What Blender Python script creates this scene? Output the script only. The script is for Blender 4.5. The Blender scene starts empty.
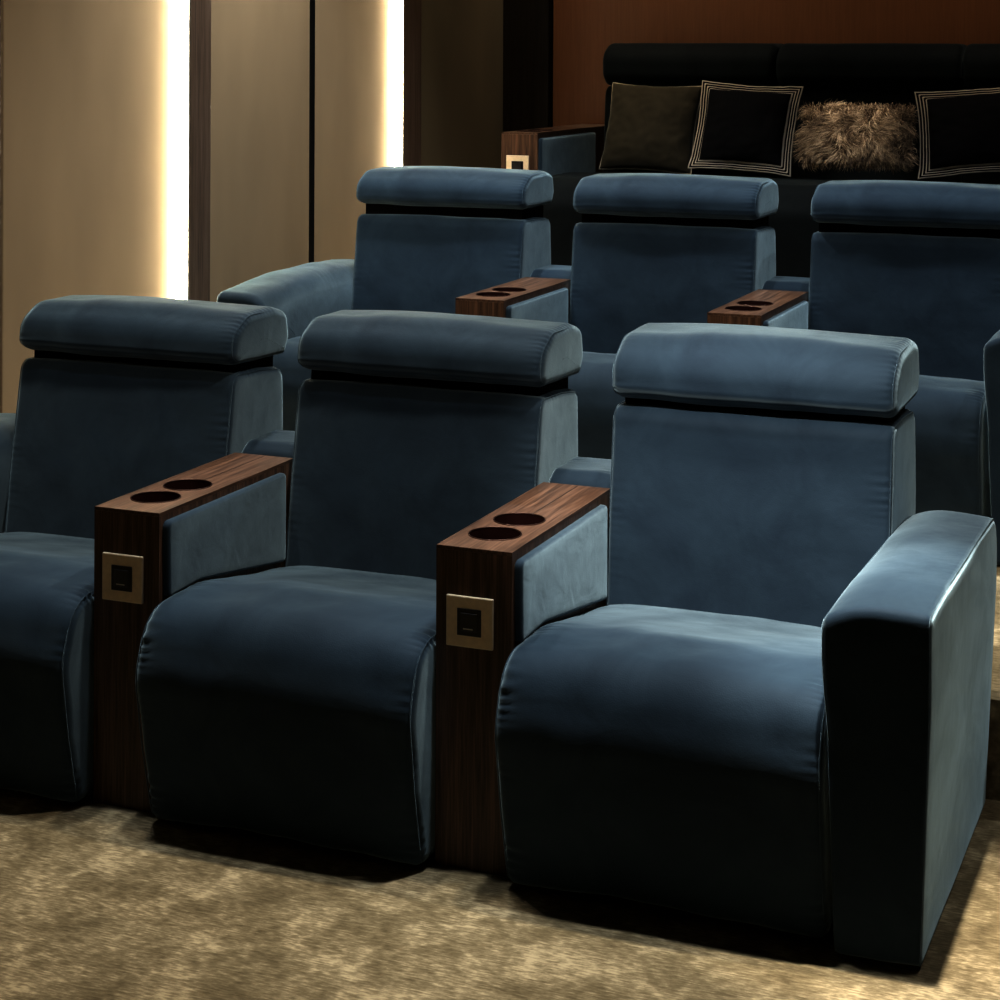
import bpy, bmesh, math, random
from mathutils import Vector, noise, Matrix
random.seed(7)
PI = math.pi
sc = bpy.context.scene
COL = sc.collection

# ------------------------------------------------------------------ materials
def new_mat(name):
    m = bpy.data.materials.new(name); m.use_nodes = True
    nt = m.node_tree; b = nt.nodes['Principled BSDF']
    return m, nt, b
def N(nt, t, **k):
    n = nt.nodes.new(t)
    for a, v in k.items():
        if a.startswith('i_'): n.inputs[a[2:].replace('_', ' ')].default_value = v
        else: setattr(n, a, v)
    return n
def ramp(nt, stops, interp='LINEAR'):
    r = nt.nodes.new('ShaderNodeValToRGB'); cr = r.color_ramp; cr.interpolation = interp
    while len(cr.elements) < len(stops): cr.elements.new(0.5)
    for e, (p, c) in zip(cr.elements, stops):
        e.position = p; e.color = (*c, 1) if len(c) == 3 else c
    return r
def mapped(nt, scale, coord='Object', rot=(0, 0, 0)):
    tc = nt.nodes.new('ShaderNodeTexCoord'); mp = nt.nodes.new('ShaderNodeMapping')
    mp.inputs['Scale'].default_value = scale; mp.inputs['Rotation'].default_value = rot
    nt.links.new(tc.outputs[coord], mp.inputs['Vector']); return mp
def L(nt, a, b): nt.links.new(a, b)

def velvet(name, c0, c1, c2, sheen=1.0, tint=(0.50, 0.70, 0.80), rough=0.75, srough=0.35):
    m, nt, b = new_mat(name)
    mp = mapped(nt, (3.0, 2.0, 3.2))
    n1 = N(nt, 'ShaderNodeTexNoise', i_Scale=1.6, i_Detail=5.0, i_Roughness=0.6, i_Distortion=0.7)
    L(nt, mp.outputs[0], n1.inputs['Vector'])
    r = ramp(nt, [(0.3, c0), (0.5, c1), (0.72, c2)])
    L(nt, n1.outputs['Fac'], r.inputs[0])
    L(nt, r.outputs[0], b.inputs['Base Color'])
    b.inputs['Roughness'].default_value = rough
    b.inputs['Specular IOR Level'].default_value = 0.15
    sr = ramp(nt, [(0.3, (sheen*.6,)*3), (0.7, (sheen*.85,)*3)])
    L(nt, n1.outputs['Fac'], sr.inputs[0])
    L(nt, sr.outputs[0], b.inputs['Sheen Weight'])
    b.inputs['Sheen Roughness'].default_value = srough
    b.inputs['Sheen Tint'].default_value = (*tint, 1)
    sb = nt.nodes.new('ShaderNodeBsdfSheen'); sb.distribution = 'ASHIKHMIN'
    sb.inputs['Roughness'].default_value = .42
    sm = ramp(nt, [(0.3, tuple(x*.22*sheen for x in (.54, .68, .72))), (0.7, tuple(x*.34*sheen for x in (.54, .68, .72)))])
    L(nt, n1.outputs['Fac'], sm.inputs[0]); L(nt, sm.outputs[0], sb.inputs['Color'])
    ads = nt.nodes.new('ShaderNodeAddShader'); L(nt, b.outputs[0], ads.inputs[0]); L(nt, sb.outputs[0], ads.inputs[1])
    L(nt, ads.outputs[0], nt.nodes['Material Output'].inputs['Surface'])
    mp2 = mapped(nt, (1, 1, 1))
    n2 = N(nt, 'ShaderNodeTexNoise', i_Scale=420.0, i_Detail=2.0)
    n3 = N(nt, 'ShaderNodeTexNoise', i_Scale=14.0, i_Detail=3.0, i_Distortion=0.4)
    L(nt, mp2.outputs[0], n2.inputs['Vector']); L(nt, mp2.outputs[0], n3.inputs['Vector'])
    mx = N(nt, 'ShaderNodeMath', operation='MULTIPLY_ADD'); mx.inputs[1].default_value = 6.0
    L(nt, n3.outputs['Fac'], mx.inputs[0]); L(nt, n2.outputs['Fac'], mx.inputs[2])
    bp = N(nt, 'ShaderNodeBump', i_Strength=0.25, i_Distance=0.0012)
    L(nt, mx.outputs[0], bp.inputs['Height']); L(nt, bp.outputs[0], b.inputs['Normal']); L(nt, bp.outputs[0], sb.inputs['Normal'])
    return m

def wood(name, dark, mid, light, axis, rough=0.38):
    """walnut veneer; the grain runs along `axis` (0 x,1 y,2 z)"""
    m, nt, b = new_mat(name)
    s = [70.0, 70.0, 70.0]; s[axis] = 2.2
    mp = mapped(nt, tuple(s))
    n1 = N(nt, 'ShaderNodeTexNoise', i_Scale=1.0, i_Detail=6.0, i_Roughness=0.65, i_Distortion=0.6)
    L(nt, mp.outputs[0], n1.inputs['Vector'])
    s2 = [240.0, 240.0, 240.0]; s2[axis] = 9.0
    mp2 = mapped(nt, tuple(s2))
    n2 = N(nt, 'ShaderNodeTexNoise', i_Scale=1.0, i_Detail=3.0)
    L(nt, mp2.outputs[0], n2.inputs['Vector'])
    ad = N(nt, 'ShaderNodeMath', operation='MULTIPLY_ADD'); ad.inputs[1].default_value = 0.45
    L(nt, n2.outputs['Fac'], ad.inputs[0])
    mu = N(nt, 'ShaderNodeMath', operation='MULTIPLY'); mu.inputs[1].default_value = 0.62
    L(nt, n1.outputs['Fac'], mu.inputs[0]); L(nt, mu.outputs[0], ad.inputs[2])
    r = ramp(nt, [(0.38, dark), (0.53, mid), (0.68, light)])
    L(nt, ad.outputs[0], r.inputs[0]); L(nt, r.outputs[0], b.inputs['Base Color'])
    b.inputs['Roughness'].default_value = rough
    b.inputs['Specular IOR Level'].default_value = 0.35
    bp = N(nt, 'ShaderNodeBump', i_Strength=0.2, i_Distance=0.0005)
    L(nt, ad.outputs[0], bp.inputs['Height']); L(nt, bp.outputs[0], b.inputs['Normal'])
    return m

def plain(name, c, rough=0.5, metal=0.0, spec=0.5, noise_amt=0.15, nscale=30):
    m, nt, b = new_mat(name)
    mp = mapped(nt, (1, 1, 1))
    n1 = N(nt, 'ShaderNodeTexNoise', i_Scale=float(nscale), i_Detail=4.0)
    L(nt, mp.outputs[0], n1.inputs['Vector'])
    r = ramp(nt, [(0.3, tuple(x*(1-noise_amt) for x in c)), (0.7, tuple(x*(1+noise_amt) for x in c))])
    L(nt, n1.outputs['Fac'], r.inputs[0]); L(nt, r.outputs[0], b.inputs['Base Color'])
    b.inputs['Roughness'].default_value = rough; b.inputs['Metallic'].default_value = metal
    b.inputs['Specular IOR Level'].default_value = spec
    return m

def fabric_panel(name, c):
    m, nt, b = new_mat(name)
    mp = mapped(nt, (260, 260, 260))
    n1 = N(nt, 'ShaderNodeTexNoise', i_Scale=1.0, i_Detail=3.0)
    L(nt, mp.outputs[0], n1.inputs['Vector'])
    mp2 = mapped(nt, (1, 1.2, .5))
    n2 = N(nt, 'ShaderNodeTexNoise', i_Scale=2.0, i_Detail=3.0)
    L(nt, mp2.outputs[0], n2.inputs['Vector'])
    r = ramp(nt, [(0.3, tuple(x*.86 for x in c)), (0.7, tuple(x*1.1 for x in c))])
    L(nt, n2.outputs['Fac'], r.inputs[0]); L(nt, r.outputs[0], b.inputs['Base Color'])
    b.inputs['Roughness'].default_value = 0.8; b.inputs['Specular IOR Level'].default_value = 0.2
    bp = N(nt, 'ShaderNodeBump', i_Strength=0.15, i_Distance=0.0006)
    L(nt, n1.outputs['Fac'], bp.inputs['Height']); L(nt, bp.outputs[0], b.inputs['Normal'])
    return m

def carpet_mat():
    m, nt, b = new_mat('mottled_carpet')
    mp = mapped(nt, (1, 1.0, 1), rot=(0, 0, 0.5))
    big = N(nt, 'ShaderNodeTexNoise', i_Scale=6.5, i_Detail=7.0, i_Roughness=0.62, i_Distortion=0.35)
    mid = N(nt, 'ShaderNodeTexNoise', i_Scale=34.0, i_Detail=5.0, i_Roughness=0.65)
    st = mapped(nt, (38, 190, 38), rot=(0, 0, 0.9))
    fine = N(nt, 'ShaderNodeTexNoise', i_Scale=1.0, i_Detail=3.0)
    L(nt, mp.outputs[0], big.inputs['Vector']); L(nt, mp.outputs[0], mid.inputs['Vector']); L(nt, st.outputs[0], fine.inputs['Vector'])
    a = N(nt, 'ShaderNodeMath', operation='MULTIPLY_ADD'); a.inputs[1].default_value = 0.35
    mu = N(nt, 'ShaderNodeMath', operation='MULTIPLY'); mu.inputs[1].default_value = 0.62
    L(nt, big.outputs['Fac'], mu.inputs[0]); L(nt, mid.outputs['Fac'], a.inputs[0]); L(nt, mu.outputs[0], a.inputs[2])
    a2 = N(nt, 'ShaderNodeMath', operation='MULTIPLY_ADD'); a2.inputs[1].default_value = 0.38
    L(nt, fine.outputs['Fac'], a2.inputs[0]); L(nt, a.outputs[0], a2.inputs[2])
    r = ramp(nt, [(0.54, (0.135, 0.106, 0.060)), (0.635, (0.205, 0.166, 0.098)), (0.71, (0.285, 0.235, 0.146)), (0.80, (0.48, 0.40, 0.26))])
    L(nt, a2.outputs[0], r.inputs[0]); L(nt, r.outputs[0], b.inputs['Base Color'])
    b.inputs['Roughness'].default_value = 0.9; b.inputs['Specular IOR Level'].default_value = 0.1
    b.inputs['Sheen Weight'].default_value = 0.25; b.inputs['Sheen Tint'].default_value = (.8, .7, .5, 1)
    bp = N(nt, 'ShaderNodeBump', i_Strength=0.6, i_Distance=0.006)
    L(nt, a2.outputs[0], bp.inputs['Height']); L(nt, bp.outputs[0], b.inputs['Normal'])
    return m

M = {}
M['velvet'] = velvet('blue_velvet', (0.017, 0.031, 0.048), (0.022, 0.040, 0.059), (0.028, 0.049, 0.071))
M['velvet_dimmed'] = velvet('dimmed_blue_velvet', (0.003, 0.005, 0.006), (0.004, 0.007, 0.008), (0.006, 0.010, 0.011), sheen=.10)  # same velvet as the chairs, colour and sheen lowered for the weaker light
M['wood_y'] = wood('walnut_top', (0.038, 0.020, 0.012), (0.10, 0.056, 0.034), (0.19, 0.112, 0.072), 1)
M['wood_z'] = wood('walnut_front', (0.034, 0.018, 0.010), (0.095, 0.052, 0.030), (0.18, 0.10, 0.06), 2)
M['wood_dark'] = wood('dark_walnut_trim', (0.10, 0.07, 0.05), (0.15, 0.105, 0.075), (0.20, 0.145, 0.11), 2, .45)
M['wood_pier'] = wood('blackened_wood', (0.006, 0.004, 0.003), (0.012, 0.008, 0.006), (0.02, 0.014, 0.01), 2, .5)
M['copper_wall'] = wood('copper_brown_veneer', (0.17, 0.076, 0.030), (0.19, 0.085, 0.034), (0.21, 0.095, 0.039), 2, .35)
M['cup'] = plain('dark_cup_liner', (0.035, 0.012, 0.010), .18, 0.3)
M['rim'] = plain('bronze_rim', (0.06, 0.03, 0.02), .3, 0.7)
M['gold'] = plain('champagne_metal', (0.82, 0.68, 0.48), .42, 0.15, nscale=90, noise_amt=.06)
M['black'] = plain('black_plastic', (0.008, 0.008, 0.008), .3)
M['grey_light'] = plain('pale_mark', (0.6, 0.58, 0.5), .4)
M['plinth'] = plain('black_plinth', (0.004, 0.004, 0.004), .8, spec=.1)
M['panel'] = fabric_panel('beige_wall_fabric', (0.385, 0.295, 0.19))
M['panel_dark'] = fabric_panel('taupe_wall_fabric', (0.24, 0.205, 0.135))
M['carpet'] = carpet_mat()
M['ceiling'] = plain('ceiling_paint', (0.10, 0.09, 0.08), .9)
M['wall_plain'] = plain('dim_wall_paint', (0.12, 0.10, 0.08), .9)
M['olive'] = velvet('olive_brown_satin', (0.045, 0.038, 0.024), (0.055, 0.047, 0.030), (0.066, 0.056, 0.036), sheen=.3, tint=(.8, .75, .5))
M['cord'] = plain('cream_cord', (0.5, 0.45, 0.34), .7)
m, nt, b = new_mat('led_glow')
b.inputs['Emission Color'].default_value = (1.0, 0.90, 0.70, 1); b.inputs['Emission Strength'].default_value = 44.0
M['led'] = m
m, nt, b = new_mat('downlight_glow')
b.inputs['Emission Color'].default_value = (1.0, 0.9, 0.75, 1); b.inputs['Emission Strength'].default_value = 6.0
M['lamp'] = m
# striped-border cushion: stripes from a mesh attribute (distance from the edge)
m, nt, b = new_mat('black_cushion_striped_border')
at = N(nt, 'ShaderNodeAttribute', attribute_name='edge')
K = (0.006, 0.006, 0.007); W = (0.55, 0.50, 0.42)
r = ramp(nt, [(0.0, W), (0.02, K), (0.058, W), (0.078, K), (0.112, W), (0.132, K), (0.162, W), (0.186, K)], 'CONSTANT')
L(nt, at.outputs['Fac'], r.inputs[0]); L(nt, r.outputs[0], b.inputs['Base Color'])
b.inputs['Roughness'].default_value = 0.85; b.inputs['Specular IOR Level'].default_value = .1
M['striped'] = m
m, nt, b = new_mat('brown_fur')
mp = mapped(nt, (14, 14, 14)); n1 = N(nt, 'ShaderNodeTexNoise', i_Scale=1.4, i_Detail=5.0, i_Distortion=.5)
L(nt, mp.outputs[0], n1.inputs['Vector'])
r = ramp(nt, [(0.30, (0.10, 0.062, 0.036)), (0.5, (0.32, 0.23, 0.14)), (0.72, (0.72, 0.57, 0.40))])
fat = N(nt, 'ShaderNodeAttribute', attribute_name='strand')
fm = N(nt, 'ShaderNodeMath', operation='MULTIPLY_ADD'); fm.inputs[1].default_value = .36
fm2 = N(nt, 'ShaderNodeMath', operation='MULTIPLY_ADD'); fm2.inputs[1].default_value = 1.0; fm2.inputs[2].default_value = -.16
L(nt, n1.outputs['Fac'], fm2.inputs[0]); L(nt, fat.outputs['Fac'], fm.inputs[0]); L(nt, fm2.outputs[0], fm.inputs[2])
L(nt, fm.outputs[0], r.inputs[0]); L(nt, r.outputs[0], b.inputs['Base Color'])
b.inputs['Roughness'].default_value = .6
M['fur'] = m

# ------------------------------------------------------------------ helpers
def link(name, me, mats, parent=None, loc=(0, 0, 0), smooth=True):
    for mt in (mats if isinstance(mats, (list, tuple)) else [mats]): me.materials.append(mt)
    if smooth:
        for p in me.polygons: p.use_smooth = True
    o = bpy.data.objects.new(name, me); COL.objects.link(o); o.location = loc
    if parent: o.parent = parent
    return o
def from_bm(name, bm, mat, parent=None, smooth=False, loc=(0, 0, 0)):
    bmesh.ops.recalc_face_normals(bm, faces=bm.faces)
    me = bpy.data.meshes.new(name); bm.to_mesh(me); bm.free()
    return link(name, me, mat, parent, loc, smooth)
def empty(name, loc, label=None, cat=None, group=None, kind=None):
    o = bpy.data.objects.new(name, None); COL.objects.link(o); o.location = loc; o.empty_display_size = .1
    tag(o, label, cat, group, kind); return o
def tag(o, label=None, cat=None, group=None, kind=None):
    if label: o['label'] = label
    if cat: o['category'] = cat
    if group: o['group'] = group
    if kind: o['kind'] = kind
    return o
def box(bm, x0, x1, y0, y1, z0, z1, bev=0.0, seg=2):
    r = bmesh.ops.create_cube(bm, size=1.0); vs = r['verts']
    for v in vs:
        v.co = Vector(((x0+x1)/2 + v.co.x*(x1-x0), (y0+y1)/2 + v.co.y*(y1-y0), (z0+z1)/2 + v.co.z*(z1-z0)))
    if bev > 0:
        es = list({e for v in vs for e in v.link_edges})
        bmesh.ops.bevel(bm, geom=es, offset=bev, segments=seg, affect='EDGES', profile=.5)
def boxobj(name, dims, mat, parent=None, bev=0.0, loc=(0, 0, 0)):
    bm = bmesh.new(); box(bm, *dims, bev=bev); return from_bm(name, bm, mat, parent, loc=loc)

def roundpoly(pts, n):
    """pts: (a,b,r) closed polygon -> n points evenly spaced round the rounded outline"""
    out = []
    k = len(pts)
    for i in range(k):
        p0 = Vector(pts[i-1][:2]); p1 = Vector(pts[i][:2]); p2 = Vector(pts[(i+1) % k][:2]); r = pts[i][2]
        d0 = (p0-p1); d2 = (p2-p1); l0, l2 = d0.length, d2.length; d0.normalize(); d2.normalize()
        ang = math.acos(max(-1, min(1, d0.dot(d2))))
        if r <= 0 or ang > PI-.01: out.append(p1); continue
        t = min(r/math.tan(ang/2), l0*.49, l2*.49); rr = t*math.tan(ang/2)
        c = p1 + (d0+d2).normalized()*(rr/math.sin(ang/2))
        a0 = p1+d0*t-c; a1 = p1+d2*t-c
        th0 = math.atan2(a0.y, a0.x); th1 = math.atan2(a1.y, a1.x)
        dth = (th1-th0+PI) % (2*PI)-PI
        for j in range(13):
            th = th0+dth*j/12; out.append(c+Vector((math.cos(th), math.sin(th)))*rr)
    L_ = [0]
    for i in range(len(out)): L_.append(L_[-1]+(out[(i+1) % len(out)]-out[i]).length)
    tot = L_[-1]; res = []; j = 0
    for i in range(n):
        s = tot*i/n
        while L_[j+1] < s: j += 1
        f = (s-L_[j])/max(1e-9, L_[j+1]-L_[j]); res.append(out[j].lerp(out[(j+1) % len(out)], f))
    return res, tot

def loft(name, prof, x0, x1, r0, r1, mat, parent=None, n=300, nx=26, disp=None, pucker=0.0, wrinkle=0.0012, cap=0.006, seed=0, pfreq=55.0, inset_scale=1.0, warp=None):
    """upholstered body: side outline `prof` (y,z,radius) swept from x0 to x1 with soft rounded ends"""
    P, tot = roundpoly(prof, n)
    nor = []
    for i in range(n):
        t = (P[(i+1) % n]-P[i-1]).normalized(); nor.append(Vector((t.y, -t.x)))
    area = sum(P[i].x*P[(i+1) % n].y-P[(i+1) % n].x*P[i].y for i in range(n))
    if area < 0: nor = [-v for v in nor]
    cen = sum(P, Vector((0, 0)))/n
    rings = []   # (x, inset, scale)
    for k in (.12, .3, .5, .7, .88): rings.append((x0-cap*(1-k*k), r0, k))
    for j in range(7):
        ph = j/6*PI/2; rings.append((x0+r0-r0*math.cos(ph), (r0-r0*math.sin(ph)), 1))
    for j in range(1, nx): rings.append((x0+r0+(x1-r1-x0-r0)*j/nx, 0, 1))
    for j in range(7):
        ph = (6-j)/6*PI/2; rings.append((x1-r1+r1*math.cos(ph), (r1-r1*math.sin(ph)), 1))
    for k in (.88, .7, .5, .3, .12): rings.append((x1+cap*(1-k*k), r1, k))
    verts, faces = [], []
    for (x, ins, sc_) in rings:
        u = (x-x0)/(x1-x0)
        for i in range(n):
            p = P[i]-nor[i]*ins*inset_scale
            if sc_ < 1: p = cen+(p-cen)*sc_
            d = 0.0
            if wrinkle:
                q = Vector((x*3, p.x*3, p.y*3+seed*7.3))
                d += wrinkle*(noise.noise(q*1.3)*1.6+noise.noise(q*4.1)*.6)
            if pucker and sc_ == 1:
                e = min(x-x0, x1-x); s = tot*i/n
                jit = noise.noise(Vector((s*9, seed*3.1+(0 if u < .5 else 5), 0)))
                gate = max(0, .3+jit*1.7)
                d -= pucker*gate*(0.5+0.5*math.sin(s*2*PI*pfreq+jit*9))*math.exp(-((e-.012)/.02)**2)
                d -= pucker*.5*gate*noise.noise(Vector((s*60, x*14, seed)))*math.exp(-e/.06)
            q3 = Vector((x, p.x+nor[i].x*d, p.y+nor[i].y*d))
            if disp: q3 += disp(u, q3, nor[i])
            if warp: q3 = warp(q3)
            verts.append(q3)
    R = len(rings)
    for a in range(R-1):
        for i in range(n):
            j = (i+1) % n
            faces.append((a*n+i, a*n+j, (a+1)*n+j, (a+1)*n+i))
    faces.append(tuple(range(n-1, -1, -1))); faces.append(tuple((R-1)*n+i for i in range(n)))
    me = bpy.data.meshes.new(name); me.from_pydata(verts, [], faces)
    bm = bmesh.new(); bm.from_mesh(me); bmesh.ops.recalc_face_normals(bm, faces=bm.faces); bm.to_mesh(me); bm.free()
    return link(name, me, mat, parent)

def tube(name, pts, r, mat, parent=None, closed=True, ns=6):
    n = len(pts); verts, faces = [], []
    for i in range(n):
        a = pts[(i-1) % n] if closed or i > 0 else pts[i]; c = pts[(i+1) % n] if closed or i < n-1 else pts[i]
        t = (c-a).normalized(); up = Vector((0, 0, 1)) if abs(t.z) < .9 else Vector((1, 0, 0))
        s = t.cross(up).normalized(); w = s.cross(t)
        for k in range(ns):
            an = 2*PI*k/ns; verts.append(pts[i]+(s*math.cos(an)+w*math.sin(an))*r)
    for i in range(n if closed else n-1):
        j = (i+1) % n
        for k in range(ns):
            l = (k+1) % ns; faces.append((i*ns+k, i*ns+l, j*ns+l, j*ns+k))
    me = bpy.data.meshes.new(name); me.from_pydata(verts, [], faces)
    return link(name, me, mat, parent)
def seam(prof, x, ins, parent, mat, warp=None, rng=(0, 1), r=.0013, out=.0000, n=200, disp=None, u=0):
    """piping cord along the outline `prof` at x"""
    P, tot = roundpoly(prof, n); nor = []
    for i in range(n):
        t = (P[(i+1) % n]-P[i-1]).normalized(); nor.append(Vector((t.y, -t.x)))
    area = sum(P[i].x*P[(i+1) % n].y-P[(i+1) % n].x*P[i].y for i in range(n))
    if area < 0: nor = [-v for v in nor]
    pts = []
    for i in range(n):
        if not rng[0] <= i/n <= rng[1]: continue
        p = P[i]-nor[i]*(ins-out); q = Vector((x, p.x, p.y))
        if disp: q += disp(u, q, nor[i])
        if warp: q = warp(q)
        pts.append(q)
    return tube('piping', pts, r, mat, parent, closed=(rng == (0, 1)))

def copy_tree(o, parent=None):
    c = o.copy(); COL.objects.link(c); c.parent = parent
    for ch in [x for x in bpy.data.objects if x.parent == o]: copy_tree(ch, c)
    return c

# ------------------------------------------------------------------ measured layout (metres)
PITCH = 0.7843; CW = 0.158; H = 0.62
ROW2 = (0.0, 1.891, 0.212); SOFA = (-1.399, 3.763, 0.627)
WALLX = -1.80; BACKY = 4.79

# ------------------------------------------------------------------ chair
SX0, SX1 = 0.163, 0.7815
SEAT = [(-.050, .012, .02), (-.084, .16, .3), (-.108, .315, .13), (-.064, .442, .10), (.12, .447, .3), (.60, .370, .03), (.62, .012, .02)]
BACK = [(.515, .33, .03), (.534, .56, .5), (.562, .806, .035), (.70, .808, .1), (.812, .800, .035), (.828, .60, .3), (.785, .33, .03)]
HEAD = [(.575, .813, .024), (.541, .835, .030), (.545, .905, .07), (.618, .958, .08), (.75, .964, .09), (.818, .948, .04), (.832, .87, .05), (.812, .818, .024)]
ARM = [(-.088, .004, .02), (-.078, .614, .016), (.10, .618, .3), (.55, .614, .4), (.735, .610, .07), (.765, .54, .2), (.70, .004, .02)]
def crown_seat(u, p, nn):
    w = max(0, 1-(2*u-1)**2)
    top = max(0, nn.y); front = max(0, -nn.x)*max(0, min(1, (p.z-.05)/.3))
    tp = .005*max(0, min(1, (.32-p.z)/.3))
    return Vector((max(0, 1-2*u)*tp, -0.012*w*front, 0.015*w*top))
def crown_back(u, p, nn):
    w = max(0, 1-(2*u-1)**2)
    return Vector((0, -.010*w*max(0, -nn.x), 0.004*w*max(0, nn.y)))
def crown_head(u, p, nn):
    w = max(0, 1-(2*u-1)**2)
    return Vector((0, -.010*w*max(0, -nn.x), 0.008*w*max(0, nn.y)))
def arm_warp(x0, x1, outer):
    c = (x0+x1)/2; hw = (x1-x0)/2
    def f(q):
        low = 1-max(0, min(1, q.z/.45))            # narrows towards the floor
        up = max(0, min(1, (q.z-.38)/.16)); up = up*up*(3-2*up)
        s = (q.x-c)/hw*(-outer)                    # +1 on the side of the seat, -1 on the outside
        x = q.x+outer*(.018*low*(s+1)/2-.014*low*(1-s)/2-.009*up*(s+1)/2)
        z = q.z-(.026*max(0, s)**2+.003*s*s)*max(0, min(1, (q.z-.5)/.09))
        return Vector((x, q.y, z))
    return f
ARM_L = [(-.088, .004, .02), (-.078, .606, .03), (.10, .622, .3), (.50, .640, .4), (.735, .640, .07), (.765, .56, .2), (.70, .004, .02)]
def arm(root, x0, x1, outer, seed):
    if outer < 0:      # left armrest: fuller and softer on the seat side
        return loft('armrest', ARM_L, x0, x1, .022, .040, M['velvet'], root, n=300, nx=14, pucker=.002, wrinkle=.006, seed=seed, warp=arm_warp(x0, x1, outer), cap=.001)
    w = arm_warp(x0, x1, outer)
    a = loft('armrest', ARM, x0, x1, .013, .013, M['velvet'], root, n=300, nx=14, pucker=.0014, wrinkle=.003, seed=seed, warp=w, cap=.001)
    seam(ARM, x1-.004 if outer > 0 else x0+.004, .004, a, M['velvet'], warp=w)
    seam(ARM, x0+.004 if outer > 0 else x1-.004, .004, a, M['velvet'], warp=w, r=.0018)
    return a
def make_chair(seed=0):
    root = empty('recliner_chair', (0, 0, 0))
    V = M['velvet']
    s = loft('seat', SEAT, SX0, SX1, .022, .022, V, root, n=420, nx=40, disp=crown_seat, pucker=.0055, wrinkle=.0050, seed=seed, cap=.0015, pfreq=48)
    seam(SEAT, SX1-.006, .0055, s, V, disp=crown_seat, u=.985); seam(SEAT, SX0+.005, .0055, s, V, disp=crown_seat, u=.015)
    bk = loft('backrest', BACK, SX0+.003, SX1-.003, .016, .016, V, root, n=320, nx=34, disp=crown_back, pucker=.0016, wrinkle=.0030, seed=seed+3, cap=.0015)
    seam(BACK, SX1-.007, .005, bk, V, disp=crown_back, u=.98); seam(BACK, SX0+.007, .005, bk, V, disp=crown_back, u=.02)
    h = loft('headrest', HEAD, SX0+.004, SX1+.004, .024, .024, V, root, n=260, nx=34, disp=crown_head, pucker=.0015, wrinkle=.0034, seed=seed+5, cap=.002, pfreq=60)
    seam(HEAD, SX1-.003, .008, h, V, disp=crown_head, u=.98); seam(HEAD, SX0+.010, .008, h, V, disp=crown_head, u=.02)
    # black bracket, widened to stand for the shade below the headrest
    boxobj('headrest_bracket', (.185, .758, .595, .79, .79, .87), M['plinth'], root)
    boxobj('plinth', (SX0+.03, SX1-.03, .0, .60, 0, .05), M['plinth'], root)
    return root

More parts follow.
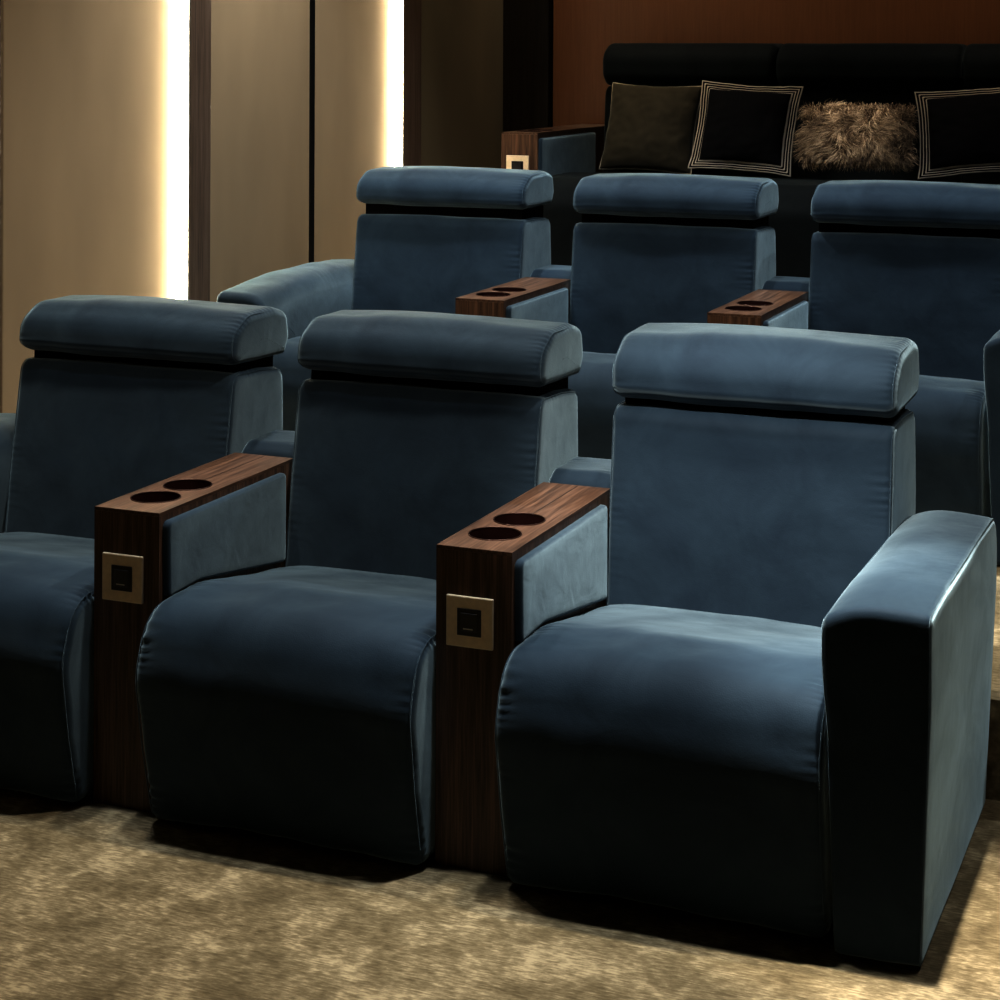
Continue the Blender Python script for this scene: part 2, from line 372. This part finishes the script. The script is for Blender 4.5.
# ------------------------------------------------------------------ console
def make_console(depth=.582, pad=True, rear=True):
    root = empty('cup_holder_console', (0, 0, 0))
    w = CW; t = .007
    bm = bmesh.new(); k_ = .009; zt = H-t-.0003
    for q in ((0, w, 0, k_, 0, zt), (0, w, depth-k_, depth, 0, zt), (0, k_, k_, depth-k_, 0, zt), (w-k_, w, k_, depth-k_, 0, zt), (k_, w-k_, k_, depth-k_, 0, .02)): box(bm, *q)
    body = from_bm('console_body', bm, M['wood_z'], root)
    # top with two real cup openings
    bm = bmesh.new(); r = .052
    cells = [(.052, .1825, (.074, .119)), (.1825, .313, (.076, .245))]
    def bnd(c, a, x0, x1, y0, y1):
        dx, dy = math.cos(a), math.sin(a)
        tx = ((x1-c[0])/dx if dx > 0 else (x0-c[0])/dx) if abs(dx) > 1e-9 else 1e9
        ty = ((y1-c[1])/dy if dy > 0 else (y0-c[1])/dy) if abs(dy) > 1e-9 else 1e9
        k = min(tx, ty); return c[0]+dx*k, c[1]+dy*k
    for (y0, y1, c) in cells:
        angs = sorted([2*PI*i/48 for i in range(48)]+[math.atan2(yy-c[1], xx-c[0]) % (2*PI) for xx in (0, w) for yy in (y0, y1)])
        ring = []
        for a in angs:
            bx, by = bnd(c, a, 0, w, y0, y1); cx, cy = c[0]+r*math.cos(a), c[1]+r*math.sin(a)
            ring.append([bm.verts.new(q) for q in ((bx, by, H), (cx, cy, H), (cx, cy, H-t), (bx, by, H-t))])
        for i in range(len(ring)):
            A, B = ring[i], ring[(i+1) % len(ring)]
            if (A[0].co-B[0].co).length < 1e-6: continue
            bm.faces.new((A[0], B[0], B[1], A[1])); bm.faces.new((A[1], B[1], B[2], A[2])); bm.faces.new((A[3], A[2], B[2], B[3]))
            # outer side faces on x=0 / x=w
            if abs(A[0].co.x-B[0].co.x) < 1e-6 and (abs(A[0].co.x) < 1e-6 or abs(A[0].co.x-w) < 1e-6):
                bm.faces.new((A[0], A[3], B[3], B[0]))
    bmesh.ops.remove_doubles(bm, verts=bm.verts, dist=1e-5)
    box(bm, 0, w, 0, .052, H-t, H)
    box(bm, 0, w, .313, depth, H-t, H)
    top = from_bm('console_top', bm, M['wood_y'], root)
    boxobj('lid_groove', (w*.52, w*.52+.0016, .30, depth-.004, H-.002, H+.0004), M['black'], top)
    for (y0, y1, c) in cells:
        bm = bmesh.new(); n = 40; dz = [(r-.0005, H-.001), (r-.002, H-.02), (r-.004, H-.075), (r-.012, H-.082), (0, H-.082)]
        prev = None
        for (rr, z) in dz:
            cur = [bm.verts.new((c[0]+rr*math.cos(2*PI*i/n), c[1]+rr*math.sin(2*PI*i/n), z)) for i in range(n)] if rr > 0 else None
            if prev and cur:
                for i in range(n): bm.faces.new((prev[i], prev[(i+1) % n], cur[(i+1) % n], cur[i]))
            elif prev: bm.faces.new(prev)
            prev = cur
        cup = from_bm('cup_holder', bm, M['cup'], root, smooth=True)
        tube('rim', [Vector((c[0]+(r+.0005)*math.cos(2*PI*i/n), c[1]+(r+.0005)*math.sin(2*PI*i/n), H+.0003)) for i in range(n)], .0016, M['rim'], cup)
    # switch plate
    bm = bmesh.new(); box(bm, .024, .122, -.008, 0, .430, .528, bev=.0022)
    pl = from_bm('switch_plate', bm, M['gold'], root)
    bm = bmesh.new(); box(bm, .048, .098, -.0095, -.004, .453, .505, bev=.001)
    ins = from_bm('switch_insert', bm, M['black'], pl)
    bm = bmesh.new(); box(bm, .056, .090, -.0115, -.009, .462, .497, bev=.001)
    box(bm, .051, .0525, -.0100, -.009, .478, .4795)
    from_bm('switch_button', bm, plain_black2, pl)
    boxobj('switch_indicator', (.062, .082, -.0122, -.0108, .4660, .4680), M['grey_light'], pl)
    if pad:
        pr = [(.016, .444, .008), (.012, .601, .012), (depth-.062, .601, .012), (depth-.062, .394, .01), (.14, .449, .06)]
        loft('side_pad', pr, w+.0005, w+.016, .001, .008, M['velvet'], root, n=200, nx=3, wrinkle=.0003, cap=.0006, seed=2, pucker=0)
    if rear:
        pr = [(depth+.006, .34, .01), (depth+.004, .620, .04), (depth+.05, .645, .05), (depth+.19, .645, .07), (depth+.26, .60, .06), (depth+.25, .34, .01)]
        loft('rear_cushion', pr, .003, w-.003, .014, .014, M['velvet'], root, n=160, nx=10, wrinkle=.004, seed=4, pucker=.003)
    return root
plain_black2 = plain('charcoal_button', (0.022, 0.022, 0.02), .35)

chair0 = make_chair(0); console0 = make_console()
def place(proto, used, loc, label, cat, group):
    o = proto if not used else copy_tree(proto)
    o.location = loc; tag(o, label, cat, group); return o
G1 = 'front row of blue velvet recliner chairs'; G2 = 'second row of blue velvet recliner chairs'
lab1 = ['blue velvet recliner chair at left end of front row, cut by the frame',
        'blue velvet recliner chair without armrests between the two front-row walnut consoles',
        'brightest blue velvet recliner chair, front row, with full padded armrest on its right']
lab2 = ['blue velvet recliner chair with left armrest beside lit wall, second row',
        'middle blue velvet recliner chair of second row, between two walnut consoles',
        'blue velvet recliner chair in front of the fur pillow, second row, right end']
chairs = []
for r, (org, labs, g) in enumerate((((0, 0, 0), lab1, G1), (ROW2, lab2, G2))):
    for k in range(3):
        chairs.append((r, k, place(chair0, (r, k) != (0, 0), (org[0]+(k-2)*PITCH, org[1], org[2]), labs[k], 'chair', g)))
# the chairs were laid out so that index 2 sits at x offset 0
for (r, k, c) in chairs:
    if k == 2: arm(c, .7795+.012*r, .962+.008*r, +1, 1+r)
    if k == 0: arm(c, -.006, .1605, -1, 3+r)
cl = [(0, -1, 'walnut cup holder console between the left and middle front-row chairs'),
      (0, 0, 'walnut cup holder console between the middle and right front-row chairs'),
      (1, -1, 'walnut cup holder console between the left and middle second-row chairs'),
      (1, 0, 'walnut cup holder console between the middle and right second-row chairs')]
for i, (r, k, lb) in enumerate(cl):
    org = (0, 0, 0) if r == 0 else ROW2
    place(console0, i > 0, (org[0]+k*PITCH, org[1], org[2]), lb, 'console', 'walnut consoles of the front row' if r == 0 else 'walnut consoles of the second row')

# each chair is reclined a touch differently
TILT = {(0, 0): .055, (0, 1): .05, (0, 2): .0, (1, 0): .02, (1, 1): .02, (1, 2): .02}
HRS = {(0, 0): (.84, -.010), (0, 1): (.85, -.006), (0, 2): (.93, -.002), (1, 0): (.80, 0), (1, 1): (.82, -.003), (1, 2): (.82, -.003)}
SHX = {(0, 2): -.002}
for (r, k, c) in chairs:
    t_ = TILT[(r, k)]
    for ch in c.children:
        if ch.name.split('.')[0] in ('backrest', 'headrest', 'headrest_bracket'):
            R_ = Matrix.Rotation(-t_, 3, 'X'); pv = Vector((0, .54, .40))
            sy_ = 1.05 if (r == 1 or k == 2) else 1.0
            ch.scale = (1, sy_, 1)
            ch.location = pv-R_@Vector((0, pv.y*sy_, pv.z)); ch.rotation_euler = (-t_, 0, 0)
        if ch.name.split('.')[0] == 'headrest':
            sc_, dz_ = HRS[(r, k)]; ch.scale = (1, sy_, sc_)
            ch.location += Matrix.Rotation(-t_, 3, 'X') @ Vector((0, 0, .955*(1-sc_)+dz_))
        if ch.name.split('.')[0] == 'seat': ch.location.x = SHX.get((r, k), 0)

# ------------------------------------------------------------------ sofa row at the back
sx, sy, sz = SOFA
sofa = empty('sofa', (sx, sy, sz), 'long dimly lit velvet sofa on the top tier against the copper brown wall', 'sofa')
SW = .765; S0 = CW+.040
SSEAT = [(-.06, .045, .02), (-.10, .34, .08), (-.05, .445, .08), (.2, .45, .3), (.78, .42, .03), (.80, .045, .02)]
SBACK = [(.66, .33, .03), (.70, .80, .05), (.98, .80, .05), (.99, .33, .03)]
SHEAD = [(.655, .835, .05), (.650, .94, .08), (.73, .985, .08), (.93, .985, .08), (.985, .93, .05), (.97, .80, .03), (.70, .80, .03)]
for k in range(4):
    a = S0+k*SW; b_ = a+SW-.004
    loft('seat_cushion', SSEAT, a, b_, .02, .02, M['velvet_dimmed'], sofa, n=160, nx=14, pucker=.002, wrinkle=.003, seed=k)
    loft('back_cushion', SBACK, a, b_, .02, .02, M['velvet_dimmed'], sofa, n=140, nx=14, wrinkle=.003, seed=k+9)
    loft('headrest', SHEAD, a, b_, .03, .03, M['velvet_dimmed'], sofa, n=160, nx=14, wrinkle=.002, seed=k+20, pucker=.001)
boxobj('plinth', (S0, S0+4*SW-.01, .0, .95, 0, .06), M['plinth'], sofa)
loft('armrest', [(-.08, .02, .02), (-.075, .60, .03), (.60, .62, .1), (.97, .62, .03), (.97, .02, .02)], S0+4*SW+.002, S0+4*SW+.18, .016, .016, M['velvet'], sofa, n=160, nx=8)
c3 = make_console(depth=.62, rear=False, pad=False)
c3.location = SOFA; tag(c3, 'walnut console with metal switch plate at the left end of the dimly lit sofa', 'console')
pr = [(.004, .40, .01), (.004, .598, .014), (.66, .598, .014), (.66, .38, .01)]
loft('side_pad', pr, CW+.0005, CW+.016, .001, .008, M['velvet'], c3, n=160, nx=3, wrinkle=.0003, cap=.0006, seed=2)
boxobj('rear_shelf', (0, CW, .62, .97, 0, .62), M['wood_dark'], c3, bev=.002)

# ------------------------------------------------------------------ cushions on the sofa
def cushion_mesh(name, Wd, Ht, T, pinch, flange, mat, parent=None, seed=0, n=56, power=.42):
    verts, faces, edge = [], [], []
    def pos(u, v, side):
        x = Wd/2*u*(1-pinch*(1-v*v)*abs(u)); z = Ht/2*v*(1-pinch*(1-u*u)*abs(v))
        fu = max(0, 1-(abs(u)/(1-flange))**2) if flange else max(0, 1-u*u)
        fv = max(0, 1-(abs(v)/(1-flange))**2) if flange else max(0, 1-v*v)
        th = T/2*(fu*fv)**power+.002
        wv = .004*noise.noise(Vector((u*2.3, v*2.3, seed)))+.0025*noise.noise(Vector((u*6, v*6, seed+4*side)))
        if flange: wv += .006*math.sin(5*u+seed)*max(0, abs(v)-.7)+.006*math.sin(5*v+seed)*max(0, abs(u)-.7)
        return Vector((x, side*th+wv*(1+max(abs(u), abs(v))), z))
    for side in (-1, 1):
        for i in range(n+1):
            for j in range(n+1):
                u = math.sin((i/n-.5)*PI) * .35 + (i/n*2-1)*.65; v = math.sin((j/n-.5)*PI)*.35 + (j/n*2-1)*.65
                verts.append(pos(u, v, side)); edge.append(1-max(abs(u), abs(v)))
    K_ = (n+1)**2
    for s in (0, 1):
        for i in range(n):
            for j in range(n):
                q = [s*K_+i*(n+1)+j, s*K_+(i+1)*(n+1)+j, s*K_+(i+1)*(n+1)+j+1, s*K_+i*(n+1)+j+1]
                faces.append(q if s == 0 else q[::-1])
    border = [(i, 0) for i in range(n)]+[(n, j) for j in range(n)]+[(i, n) for i in range(n, 0, -1)]+[(0, j) for j in range(n, 0, -1)]
    idx = [i*(n+1)+j for i, j in border]
    for a in range(len(idx)):
        b2 = (a+1) % len(idx); faces.append((idx[a], K_+idx[a], K_+idx[b2], idx[b2]))
    me = bpy.data.meshes.new(name); me.from_pydata(verts, [], faces)
    at_ = me.attributes.new('edge', 'FLOAT', 'POINT')
    for i, e in enumerate(edge): at_.data[i].value = e
    bm = bmesh.new(); bm.from_mesh(me); bmesh.ops.recalc_face_normals(bm, faces=bm.faces); bm.to_mesh(me); bm.free()
    o = link(name, me, mat, parent)
    outline = [ (verts[i]+verts[K_+i])/2 for i in idx ]
    return o, outline, pos
def pose(o, x, y, z, lean, roll=0, yaw=0):
    # z-roll in own plane first, then lean back, then yaw
    o.matrix_world = Matrix.Translation((x, y, z)) @ Matrix.Rotation(yaw, 4, 'Z') @ Matrix.Rotation(-lean, 4, 'X') @ Matrix.Rotation(roll, 4, 'Y')
def pose_vals(o, x, y, z, lean, roll=0, yaw=0):
    mw = Matrix.Translation((x, y, z)) @ Matrix.Rotation(yaw, 4, 'Z') @ Matrix.Rotation(-lean, 4, 'X') @ Matrix.Rotation(roll, 4, 'Y')
    l, q, s = mw.decompose(); o.location = l; o.rotation_mode = 'XYZ'; o.rotation_euler = q.to_euler()
c, outl, _ = cushion_mesh('pillow', .40, .385, .15, .06, 0, M['olive'], seed=1)
tag(c, 'plain olive brown pillow with pale piping at the left end of the sofa', 'pillow', 'pillows on the sofa')
tube('piping', outl, .0035, M['cord'], c)
pose_vals(c, -.925, 4.265, SOFA[2]+.45+.178, .36, roll=.03)
c, _, _ = cushion_mesh('pillow', .43, .385, .12, .06, .17, M['striped'], seed=2)
tag(c, 'black pillow with striped border between the olive pillow and the fur pillow', 'pillow', 'pillows on the sofa')
pose_vals(c, -.500, 4.19, SOFA[2]+.45+.190, .36, roll=.05)
c, _, _ = cushion_mesh('pillow', .48, .36, .12, .06, .17, M['striped'], seed=5)
tag(c, 'black pillow with striped border at the right, cut by the frame edge', 'pillow', 'pillows on the sofa')
pose_vals(c, .430, 4.18, SOFA[2]+.45+.196, .34, roll=-.10)
# fur pillow
c, _, posf = cushion_mesh('pillow', .425, .24, .15, .02, 0, M['fur'], seed=3)
tag(c, 'long-haired brown fur lumbar pillow between two black striped-border pillows', 'pillow', 'pillows on the sofa')
pose_vals(c, -.035, 4.165, SOFA[2]+.45+.158, .30, roll=.0)
verts, faces, fcol = [], [], []
for k in range(9000):
    u = random.uniform(-1, 1); v = random.uniform(-1, 1)
    p0 = posf(u, v, -1); e = .02
    nn = (posf(min(1, u+e), v, -1)-posf(max(-1, u-e), v, -1)).cross(posf(u, min(1, v+e), -1)-posf(u, max(-1, v-e), -1))
    if nn.y > 0: nn = -nn
    if nn.length < 1e-9: nn = Vector((0, -1, 0))
    nn.normalize()
    nn = (nn+Vector((u*.5*abs(u)**3, 0, v*.7*abs(v)**3))).normalized()
    ang = noise.noise(Vector((u*2.2, v*1.6, 1.7)))*2.6
    comb = Vector((math.sin(ang)*.9+.35*u, 0, -.55*math.cos(ang)))
    jit = Vector((random.gauss(0, .18), random.gauss(0, .12), random.gauss(0, .18)))
    d1 = (nn*.65+comb*.55+jit).normalized(); d2 = (nn*.15+comb+jit*1.4+Vector((0, 0, -.1))).normalized()
    ln = random.uniform(.03, .062)*(1 if v > -.75 else .5); a0 = p0; a1 = p0+d1*ln*.5; a2 = a1+d2*ln*.6
    sd = d1.cross(Vector((random.gauss(0, .4), -1, random.gauss(0, .4)))).normalized(); w0 = random.uniform(.0008, .0017); fcol += [random.random()]*5
    s0 = len(verts)
    verts += [a0-sd*w0, a0+sd*w0, a1-sd*w0*.9, a1+sd*w0*.9, a2]
    faces += [(s0, s0+1, s0+3, s0+2), (s0+2, s0+3, s0+4)]
me = bpy.data.meshes.new('fur'); me.from_pydata(verts, [], faces)
fa = me.attributes.new('strand', 'FLOAT', 'POINT')
for i, e in enumerate(fcol): fa.data[i].value = e
fo = link('fur', me, M['fur'], c); fo['kind'] = 'stuff'

# ------------------------------------------------------------------ room shell
RX = 4.6; FY = -5.4; CZ = 3.25
def st(o): o['kind'] = 'structure'; return o
# tiered floor as one carpeted solid (side outline swept across the room)
prof = [(FY, -.10), (FY, 0), (.745, 0), (.745, .212), (2.70, .212), (2.70, .42), (3.02, .42), (3.02, .627), (BACKY+.02, .627), (BACKY+.02, -.10)]
bm = bmesh.new()
A = [bm.verts.new((WALLX-.02, y, z)) for y, z in prof]; Bv = [bm.verts.new((RX, y, z)) for y, z in prof]
for i in range(len(prof)):
    j = (i+1) % len(prof); bm.faces.new((A[i], A[j], Bv[j], Bv[i]))
bm.faces.new(A); bm.faces.new(Bv)
st(from_bm('floor', bm, M['carpet']))
st(boxobj('ceiling', (WALLX-.1, RX+.1, FY-.1, BACKY+.1, CZ, CZ+.1), M['ceiling']))
st(boxobj('wall_right', (RX, RX+.1, FY-.1, BACKY+.1, -.1, CZ), M['wall_plain']))
st(boxobj('wall_front', (WALLX-.1, RX, FY-.1, FY, -.1, CZ), M['wall_plain']))
wl = st(boxobj('wall_left', (WALLX-.12, WALLX-.03, FY, BACKY+.1, -.1, CZ), M['plinth']))
wb = st(boxobj('wall_back', (WALLX-.03, RX, BACKY+.012, BACKY+.1, -.1, CZ), M['plinth']))
def wpanel(y0, y1, mat, x=WALLX, name='wall_panel', par=wl, bev=.004, th=.028):
    o = boxobj(name, (x-th, x, y0, y1, 0.0, CZ-.002), mat, par, bev=bev); st(o); return o
# pixel-measured joints along the left wall
wpanel(FY+.01, -1.62, M['panel']); wpanel(-1.58, -.80, M['panel']); wpanel(-.62, .17, M['panel']); wpanel(.21, .90, M['panel']); wpanel(.905, 1.03, M['wood_dark'], WALLX+.004, 'pilaster')
wpanel(-.775, -.64, M['wood_dark'], WALLX+.035, 'pilaster', th=.063)
wpanel(1.045, 1.976, M['panel'])
wpanel(1.978, 2.110, M['wood_dark'], WALLX+.036, 'pilaster', th=.064)
wpanel(2.114, 2.872, M['panel']); wpanel(2.873, 2.913, M['plinth'], WALLX-.001, 'joint_strip', th=.02, bev=0); wpanel(2.914, 3.614, M['panel'])
wpanel(3.616, 3.785, M['wood_dark'], WALLX+.036, 'pilaster', th=.064)
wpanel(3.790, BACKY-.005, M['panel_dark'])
# back wall: blackened pier in the corner then copper brown veneer
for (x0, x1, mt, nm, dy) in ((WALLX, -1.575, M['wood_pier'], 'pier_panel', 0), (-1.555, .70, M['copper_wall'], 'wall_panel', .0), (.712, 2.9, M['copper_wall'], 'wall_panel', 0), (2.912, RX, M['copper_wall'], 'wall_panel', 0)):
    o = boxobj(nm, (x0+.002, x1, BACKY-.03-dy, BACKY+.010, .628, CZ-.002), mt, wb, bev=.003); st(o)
# LED strips, each in its channel on the side of a pilaster, grazing the fabric panel
for i, (y1, lb) in enumerate(((1.9775, 'left bright vertical wall light strip beside the wide dark pilaster'), (3.6155, 'right bright vertical wall light strip, the one nearer the sofa'))):
    t = empty('wall_light_strip', (WALLX, y1, 0), lb, 'wall light', 'vertical light strips in the panelled wall')
    boxobj('channel', (.002, .034, -.008, 0, .02, CZ-.02), M['grey_light'], t)
    boxobj('diffuser', (.003, .033, -.028, -.008, .02, CZ-.02), M['led'], t, bev=.003)

# ------------------------------------------------------------------ lights
def spot(x, y, z, power, size=100, blend=.7, col=(1, .93, .84), rad=.03, tx=0, ty=0):
    l = bpy.data.lights.new('downlight_or_fill', 'SPOT'); l.energy = power; l.color = col
    l.spot_size = math.radians(size); l.spot_blend = blend; l.shadow_soft_size = rad
    o = bpy.data.objects.new('downlight_or_fill', l); COL.objects.link(o); o.location = (x, y, z)
    o.rotation_euler = (ty, tx, 0)
    return o
LZ = 3.2
def aim(o, x, y, z):
    d = Vector((x, y, z))-o.location; o.rotation_euler = d.to_track_quat('-Z', 'Y').to_euler()
# overhead row above the chairs
COOL = (.90, .95, 1.0)
for (x, p) in ((-1.10, 66), (-.32, 66), (.64, 135), (1.9, 50)):
    spot(x, .36, LZ, p, rad=.06)
for (x, p) in ((-1.10, 95), (-.32, 95), (.46, 190)):  # extra narrow spots added to brighten the seat tops
    spot(x, .06, LZ, p, size=34, blend=1.0, col=COOL, rad=.06)
spot(.87, .12, LZ, 750, size=17, blend=1.0)  # added narrow spot to lift the top of the right armrest
for (x, p) in ((-1.10, 150), (-.32, 66), (.46, 60), (1.7, 80)):
    spot(x, 2.30, LZ, p, col=COOL)
# spots added in front, cones shaped to brighten backrests but miss seat fronts
for (x, p, cc) in ((-1.10, 75, (1, .84, .66)), (-.32, 75, (1, .84, .66)), (.48, 760, (1, .93, .86))):
    aim(spot(x, -1.9, LZ, p, size=20, blend=.9, rad=.05, col=cc), x, .50, .66)
for (x, p) in ((-1.10, 190), (-.32, 100), (.46, 70)):
    aim(spot(x, .05, LZ, p, size=22, blend=.8, col=COOL, rad=.05), x, 2.40, .92)
for (x, p) in ((-.9, 5), (.1, 8), (1.1, 5)):
    spot(x, 3.75, LZ, p, size=80)
aim(spot(-.1, 3.0, LZ, 110, size=11, blend=.8), -.05, 4.2, 1.2)
# wall washers
for y, p in ((1.35, 22), (2.5, 16), (3.3, 16), (4.2, 12)):
    spot(WALLX+.45, y, LZ, p, size=90, blend=.5, col=(1, .86, .64))
    spot(WALLX+.15, y-.15, LZ, 6, size=60, blend=.3, col=(1, .86, .64))
for x in (-1.1, .6, 2.0):
    aim(spot(x, BACKY-.9, LZ, 40, size=75, blend=.8, col=(1, .8, .6)), x, BACKY, 2.0)

w = bpy.data.worlds.new('World'); sc.world = w; w.use_nodes = True
w.node_tree.nodes['Background'].inputs[0].default_value = (.5, .6, .7, 1); w.node_tree.nodes['Background'].inputs[1].default_value = 0.018

# ------------------------------------------------------------------ camera
cd = bpy.data.cameras.new('camera'); cam = bpy.data.objects.new('camera', cd); COL.objects.link(cam)
cam.location = (1.5101, -3.3854, 1.5804)
cd.sensor_width = 36; cd.sensor_fit = 'HORIZONTAL'; cd.lens = 1909.88/1000*36
cd.shift_y = -(500-49.6)/1000
cam.rotation_euler = (Matrix.Rotation(.3874, 4, 'Z') @ Matrix.Rotation(PI/2, 4, 'X') @ Matrix.Rotation(.0042, 4, 'Z')).to_euler()
cd.clip_start = .05
sc.camera = cam
sc.view_settings.view_transform = 'Standard'
sc.view_settings.look = 'None'
sc.view_settings.exposure = 0.43
sc.view_settings.gamma = 0.70
